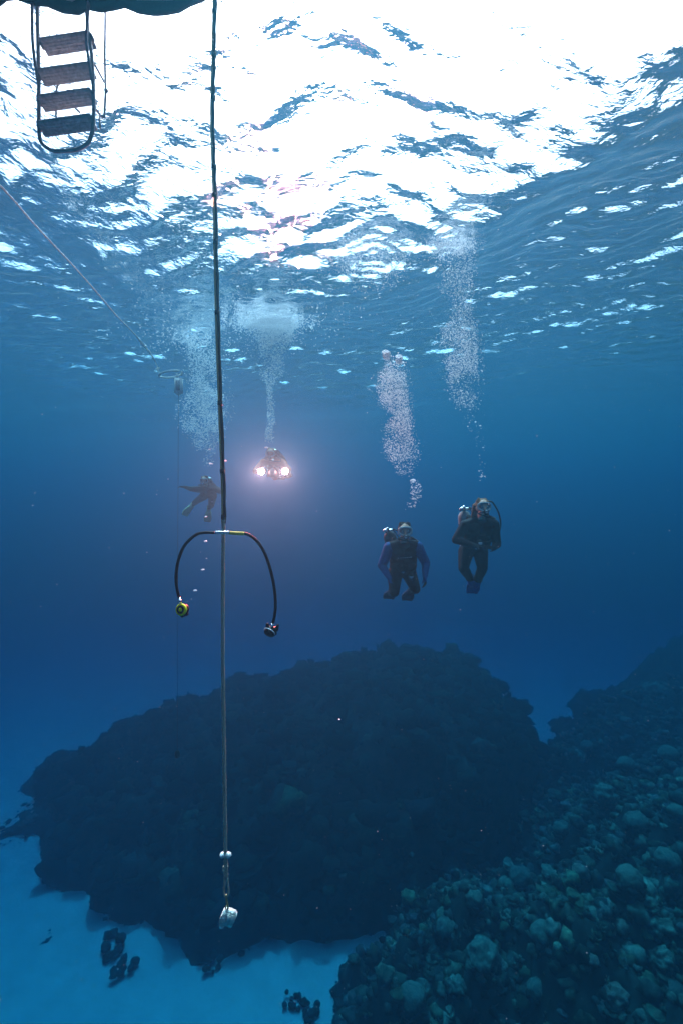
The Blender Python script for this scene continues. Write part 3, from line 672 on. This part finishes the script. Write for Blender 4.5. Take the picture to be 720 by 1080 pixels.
D = dict(neck=(0, 0, 0), head=(-.02, -.16, .10), pelvis=(.10, .55, -.10), look=(0, -1, -.05),
         shoulder=((-.19, .0, -.04), (.19, .0, -.04)), elbow=((-.33, -.12, -.22), (.33, -.12, -.20)), wrist=((-.16, -.40, -.26), (.16, -.40, -.26)),
         hdir=((.3, -.8, .2), (-.3, -.8, .2)), palm=((.8, 0, .1), (-.8, 0, .1)), curl=1.0,
         hip=((.0, .58, -.12), (.20, .58, -.12)), knee=((-.10, .95, -.26), (.20, .95, -.22)), ankle=((-.10, 1.36, -.16), (.14, 1.36, -.10)),
         toe=((-.10, 1.50, -.2), (.12, 1.50, -.14)), tip=((-.10, 2.0, -.28), (.10, 2.0, -.20)), tankx=0, tanklean=.0)
rD = diver(at(288, 486, 9.3), D, 'diver pushing a camera with two blazing video lights', M_orange, M_orange, M_hairb, False, M_tankd, M_fin, vestmat=M_suit)
def camera_rig():
    root = empty('camera_rig', at(289, 499, 8.75), 'underwater camera rig with two glaring video lights on arms', 'camera')
    bm = bmesh.new(); box(bm, (0, 0, 0), (.20, .14, .15), bev=.02); tube(bm, [(0, -.07, 0), (0, -.10, 0), (0, -.12, 0), (0, -.17, 0), (0, -.172, 0)], [.055, .055, .075, .075, .06], 20); from_bm('housing', bm, M_rubber, root)
    bm = bmesh.new(); ball(bm, (0, -.165, 0), (.062, .035, .062), 18); from_bm('dome_port', bm, M_lens, root)
    em = bpy.data.materials.new('lit_lens'); em.use_nodes = True; b = em.node_tree.nodes['Principled BSDF']
    b.inputs['Emission Color'].default_value = (1, .10, .07, 1); b.inputs['Emission Strength'].default_value = 2100
    for s in (-1, 1):
        bm = bmesh.new(); tube(bm, spline([(s*.10, 0, -.03), (s*.15, .01, .0), (s*.19, 0, .07), (s*.225, -.03, .03)], 5), .012, 8); capsule(bm, (s*.115, .02, -.06), .014, (s*.115, .02, .06), .014, 8); from_bm('arm', bm, M_steel, root)
        bm = bmesh.new(); c = Vector((s*.225, -.05, .03)); d = Vector((0, -1, -.12)).normalized()
        tube(bm, [c-d*.07, c-d*.06, c+d*.03, c+d*.05, c+d*.06], [.03, .045, .050, .062, .062], 20); lt = from_bm('video_light', bm, M_rubber, root)
        bm = bmesh.new(); tube(bm, [c+d*.061, c+d*.064], [.056, .054], 20); from_bm('lamp_lens', bm, em, lt)
        ld = bpy.data.lights.new('lamp', 'SPOT'); lo = bpy.data.objects.new('lamp', ld); link(lo, root); lo.location = c+d*.09
        lo.rotation_euler = (-d).to_track_quat('Z', 'Y').to_euler(); ld.energy = 1300; ld.spot_size = R(58); ld.spot_blend = .5; ld.shadow_soft_size = .03; ld.color = (1, .042, .028)
camera_rig()

# ---------------------------------------------------------------- bubbles
def bubbles_mesh(pts, name, label, low=True):
    V = []; F = []; off = 0; v, f = ICO1 if low else ICO2
    XY = np.array([p[:2] for p, _ in pts]); Hs = wave_height(XY[:, 0], XY[:, 1], np.full(len(XY), .08))
    pts = [(Vector((p[0], p[1], min(p[2], h-.03-random.random()**2*.12))), s) for (p, s), h in zip(pts, Hs)]   # nothing rises through the surface
    for (p, s) in pts:
        q = v*[s*random.uniform(.9, 1.3), s, s*random.uniform(.6, .95)]
        V.append(q+np.array(p)); F.append(f+off); off += len(v)
    o = from_np(name, np.concatenate(V), np.concatenate(F), M_bubble); tag(o, label, kind='stuff'); return o
def plume(Y, prof, n, smin, smax, depth=.8):
    """prof: (px, py, half-width px, weight) down the column"""
    P = np.array(prof, float); w_ = P[:, 3]*P[:, 2]; w_ = w_/w_.sum(); out = []
    cum = np.cumsum((w_[1:]+w_[:-1])/2*np.maximum(1, np.abs(np.diff(P[:, 1])))); cum = np.insert(cum, 0, 0)
    for _ in range(n):
        t = random.random()*cum[-1]; k = np.interp(t, cum, np.arange(len(cum))); px, py, hw = (np.interp(k, np.arange(len(P)), P[:, j]) for j in (0, 1, 2))
        a = random.uniform(0, 6.283); r_ = math.sqrt(random.random())*(1 if random.random() < .8 else 1.35)
        c = at(px+hw*r_*math.cos(a), py+random.gauss(0, 2), Y); 
        c = c+Vector((.05*noise.noise(c*3), hw/480*Y*r_*math.sin(a)*depth, 0))
        if noise.noise(c*3.2)+.45 < random.random()*.5: continue
        out.append((c, smin*(smax/smin)**(random.random()**3)))
    return out
pl = plume(6.2, [(418, 378, 9, 1.2), (414, 392, 14, 2), (412, 408, 20, 3), (418, 425, 15, 2), (424, 438, 10, 1.6), (420, 452, 15, 2.4), (422, 470, 18, 2.4), (424, 484, 14, .8), (428, 500, 9, .25)], 8500, .003, .009)
pl += [(at(408+random.gauss(0, 2.5), 376+random.gauss(0, 2.5), 6.2), .011) for _ in range(60)]+[(at(421+random.gauss(0, 2.5), 381+random.gauss(0, 2.5), 6.2), .011) for _ in range(60)]
bubbles_mesh(pl, 'bubble_plume', 'twin topped column of bubbles above the blue sleeved diver')
pl = plume(6.2, [(436, 508, 5, 1), (436, 516, 5, 2), (436, 526, 6, 1.5), (432, 534, 8, .5)], 170, .004, .016)
bubbles_mesh(pl, 'bubble_cluster', 'small fresh cluster of bubbles just above the blue sleeved diver')
pl = plume(6.2, [(476, 232, 26, 3), (478, 262, 24, 1.2), (482, 300, 16, .8), (484, 340, 15, 1.0), (484, 362, 20, 2.6), (486, 385, 20, 2.6), (488, 402, 18, 1), (492, 430, 12, .1), (506, 470, 5, .1), (508, 505, 4, .1)], 11000, .0035, .009)
bubbles_mesh(pl, 'bubble_plume', 'tall loose column of fine bubbles above the brown haired diver')
pl = plume(6.6, [(388, 240, 45, 3), (388, 262, 42, 1.5), (392, 300, 30, .2)], 3500, .003, .009)
bubbles_mesh(pl, 'bubble_plume', 'foamy patch of bubbles spread under the bright surface')
pl = plume(9.1, [(282, 318, 26, 2), (284, 330, 30, 3.2), (287, 345, 25, 3.2), (290, 362, 17, 1.6), (289, 380, 14, .9), (286, 398, 11, .5), (285, 408, 4, 1), (285, 425, 4, .8), (285, 442, 4, 1), (284, 465, 4, 1)], 11000, .006, .017)
bubbles_mesh(pl, 'bubble_plume', 'white mushroom topped column of bubbles above the video lights')
pl = plume(10.4, [(203, 352, 20, 1.5), (212, 364, 20, 2), (214, 385, 15, 1.6), (218, 402, 20, 1.8), (218, 425, 22, 2.4), (215, 440, 24, 2.4), (214, 455, 20, 1.2), (218, 475, 8, .3), (221, 490, 5, .3)], 9000, .007, .017)
bubbles_mesh(pl, 'bubble_plume', 'cloudy column of bubbles behind the hanging rope')
# froth rings round the plume tops
ring = []
for k in range(1500):
    a = random.gauss(-1.6, 1.1); r_ = random.choice((.55, .72, .85))+random.gauss(0, .03); cx = -1.45; cy_ = 9.15
    x = cx+r_*math.cos(a)*1.05; y = cy_+r_*math.sin(a)
    if noise.noise(Vector((x*4, y*4, 0))) < -.05: continue
    ring.append((Vector((x, y, -.06-.1*random.random())), random.uniform(.005, .016)))
for k in range(900):
    a = random.uniform(0, 6.28); r_ = abs(random.gauss(0, 1.0)); ring.append((Vector((-1.45+r_*math.cos(a)*1.1, 9.0+r_*math.sin(a), -.05-.25*random.random())), random.uniform(.004, .015)))
for k in range(700):
    a = random.uniform(0, 6.28); r_ = abs(random.gauss(0, .8)); ring.append((Vector((-3.4+r_*math.cos(a)*1.1, 10.3+r_*math.sin(a), -.05-.2*random.random())), random.uniform(.005, .016)))
bubbles_mesh(ring, 'surface_froth', 'rings of froth spreading under the surface at the plume tops')
pts = []
for k in range(1600):
    Y = random.uniform(4, 16); px = random.uniform(0, 720); py = 540-480/Y*random.uniform(2.4, 3.95)
    pts.append((at(px, py, Y), random.uniform(.0015, .0055)*(Y/7)**.5))
bubbles_mesh(pts, 'drifting_specks', 'tiny bubbles and specks drifting under the surface')
pts = [(at(random.uniform(0, 720), random.uniform(420, 1080), random.uniform(1.6, 5)), random.uniform(.0007, .0019)) for k in range(380)]
bubbles_mesh(pts, 'plankton', 'faint pale specks drifting in the deep water')
# larger bubbles one by one
BIG = [(221, 474, .035, 'irregular bubble above the diver with spread arms'), (222, 489, .055, 'bright flattened bubble above the head of the diver with spread arms'), (238, 486, .035, 'small round bubble right of the hanging rope'),
       (217.5, 545, .045, 'flattened bubble just under the diver with spread arms'), (217, 571, .055, 'flattened bubble inside the arch of the black hose'), (218, 589, .02, 'faintest bubble under the hose arch'),
       (214, 601, .055, 'bubble midway between hose arch and yellow regulator'), (206, 623, .06, 'largest bubble up and right of the yellow regulator'), (202, 632, .018, 'tiny bubble beside the yellow regulator'),
       (281, 472, .06, 'bright bubble above the left video light'), (288, 485, .05, 'bright bubble between the two video lights'), (435, 507, .075, 'pair shaped bubble topping the small fresh cluster'),
       (406, 371, .09, 'left domed bubble topping the twin column'), (420, 376, .09, 'right domed bubble topping the twin column'), (411, 397, .05, 'flat bubble inside the twin column'),
       (486, 412, .04, 'bright bubble under the fine bubble column'), (501, 445, .025, 'upper right single bubble above the brown haired diver'), (506, 449, .025, 'lower right single bubble above the brown haired diver'), (509, 472, .022, 'topmost of the sparse bubbles over the brown haired diver'), (507, 503, .02, 'lowest of the sparse bubbles over the brown haired diver'),
       (357.5, 759, .010, 'lone white speck of a bubble in front of the reef mound')]
for (px, py, wd, lab) in BIG:
    Y = 6.2 if px > 380 else (8.7 if 270 < px < 300 else (2.5 if px > 350 else 7.5))
    v, f = lumpy(ICO3, .22, 1.3, px); v = v*[wd/2*1.05, wd/2, wd/2*.62]; v[:, 2] = np.where(v[:, 2] < 0, v[:, 2]*.45, v[:, 2])
    o = from_np('air_bubble', v, f, M_bubble, loc=at(px, py, Y)); tag(o, lab, 'bubble', 'single large air bubbles')

# ---------------------------------------------------------------- coral heads one by one
def on_reef(px, py):             # first hit of a sight line with the reef, for placing in plan
    for Y in np.arange(5, 46, .05):
        p = at(px, py, Y); h = max(height(RS, p.x, p.y), height(RM, p.x, p.y), SAND)
        if p.z < h: return Vector((p.x, p.y, h))
    return Vector((p.x, p.y, SAND))
def coral_head(px, py, wpx, label, kind='boulder', group='coral heads standing on the reef', squash=.85):
    p = on_reef(px, py); s = wpx/480*p.y/2
    root = empty('boulder_coral', p, label, 'coral', group)
    v, f = lumpy(ICO4 if wpx > 18 else ICO3, .16 if kind == 'boulder' else .3, 1.2 if kind == 'boulder' else 2.2, px*.13)
    v = v*[s, s*.95, s*squash]+[0, 0, s*squash*.45]; m = {'dim': M_reef, 'boulder': M_head, 'brown': M_headb, 'plate': M_lett}[kind]
    from_np('dome', v, f, m, root)
    V = []; F = []; off = 0
    for k in range(7):
        a = k*.9+px; vv, ff = PROTO[int(px+k) % 10]; q = vv*s*random.uniform(.2, .36)*[1, 1, .7]+[math.cos(a)*s*.92, math.sin(a)*s*.92, random.uniform(-.05, .1)*s]; V.append(q); F.append(ff+off); off += len(vv)
    from_np('base_growth', np.concatenate(V), np.concatenate(F), M_reef, root)
HEADS = [(671, 881, 25, 'pale rounded coral head highest of the large ones near the right edge', 'boulder'), (704, 912, 25, 'smoothest dome shaped coral head near the right edge', 'boulder'), (664, 939, 26, 'pale coral head with a long stepped foot below two other domes', 'boulder'),
         (714, 940, 26, 'brownish coral head cut by the right edge of the frame', 'brown'), (715, 866, 20, 'upper dim coral head cut by the right edge of the frame', 'boulder'), (549, 931, 24, 'broad dim coral head midway up the near slope', 'boulder'),
         (573, 992, 26, 'large greenish coral head in the lower middle of the slope', 'boulder'), (567, 1049, 22, 'rounded coral head at the bottom edge right of centre', 'boulder'), (573, 951, 10, 'small pale coral knob right of the broad dim head', 'boulder'),
         (525, 1027, 20, 'pinkish brown coral head on the pale ridge', 'brown'), (510, 1020, 34, 'wide pale plate coral ridge in the lower middle', 'plate'), (625, 1018, 12, 'small pink coral knob in the lower right', 'brown'),
         (655, 985, 17, 'rounded brown coral head above the lower right corner', 'brown'), (435, 1069, 28, 'dark green coral head at the bottom edge left of the slope', 'boulder'), (445, 1052, 18, 'green coral knob behind the bottom left head of the slope', 'plate'),
         (700, 1032, 26, 'craggy coral head in the lower right corner', 'plate'), (650, 1060, 26, 'purplish craggy coral at the bottom right edge', 'brown'), (690, 735, 22, 'faint pale coral plate high on the slope', 'plate'), (640, 850, 24, 'flat pale coral patch left of the highest large head', 'plate'),
         (592, 886, 18, 'dim coral knob high in the middle of the slope', 'plate'), (470, 985, 22, 'dim coral head at the left side of the slope', 'boulder'), (500, 960, 18, 'bluish knobbly coral above the pale ridge', 'plate'), (535, 972, 20, 'bright craggy coral branch above the pale ridge', 'plate'),
         (612, 935, 18, 'dark coral head in the centre of the slope', 'brown'), (690, 985, 22, 'craggy pale coral left of the right edge', 'plate'), (600, 1000, 16, 'ruffled coral beside the large greenish head', 'plate'), (480, 1050, 20, 'ruffled coral head near the bottom edge', 'plate'),
         (620, 795, 16, 'faint coral head on the upper part of the slope', 'boulder'), (660, 812, 18, 'faint coral head upper right on the slope', 'boulder'), (705, 800, 20, 'faint broad coral head near the upper right edge', 'boulder'),
         (350, 918, 18, 'faint pale coral head on the mound right of the rope', 'dim'), (275, 905, 16, 'faint coral head on the mound just right of the rope', 'dim')]
for h in HEADS: coral_head(*h)
for (px, py, wpx, lab) in ((224, 1018, 22, 'dark lone coral clump on the sand below the weight'), (343, 993, 16, 'small dark coral clump on the sand near the reef edge'), (130, 1022, 24, 'dark coral clump on the sand left of the rope'), (118, 1000, 26, 'larger dark clump joining the mound at left'),
                           (48, 992, 14, 'small dark clump at the far left of the sand'), (308, 1062, 22, 'dark coral clump at the bottom edge of the sand'), (325, 1073, 26, 'dark clump at the foot of the near slope'), (362, 1066, 26, 'tall dark clump where slope meets sand')):
    p = on_reef(px, py); s = wpx/480*p.y/2; root = empty('coral_clump', p, lab, 'coral', 'dark coral clumps on the sand')
    for nm, k0, kk in (('lobe', 0, 9),):
        for k in range(kk):
            a = k*1.7+px; vv, ff = lumpy(ICO3, .4, 1.7, px+k); q = vv*s*random.uniform(.16, .38)*[1, 1, .8]; rr = random.uniform(.2, .9); off = (math.cos(a)*s*rr, math.sin(a)*s*rr*1.3, s*random.uniform(.1, .5)); from_np(nm, q, ff, M_reef, root, loc=off)
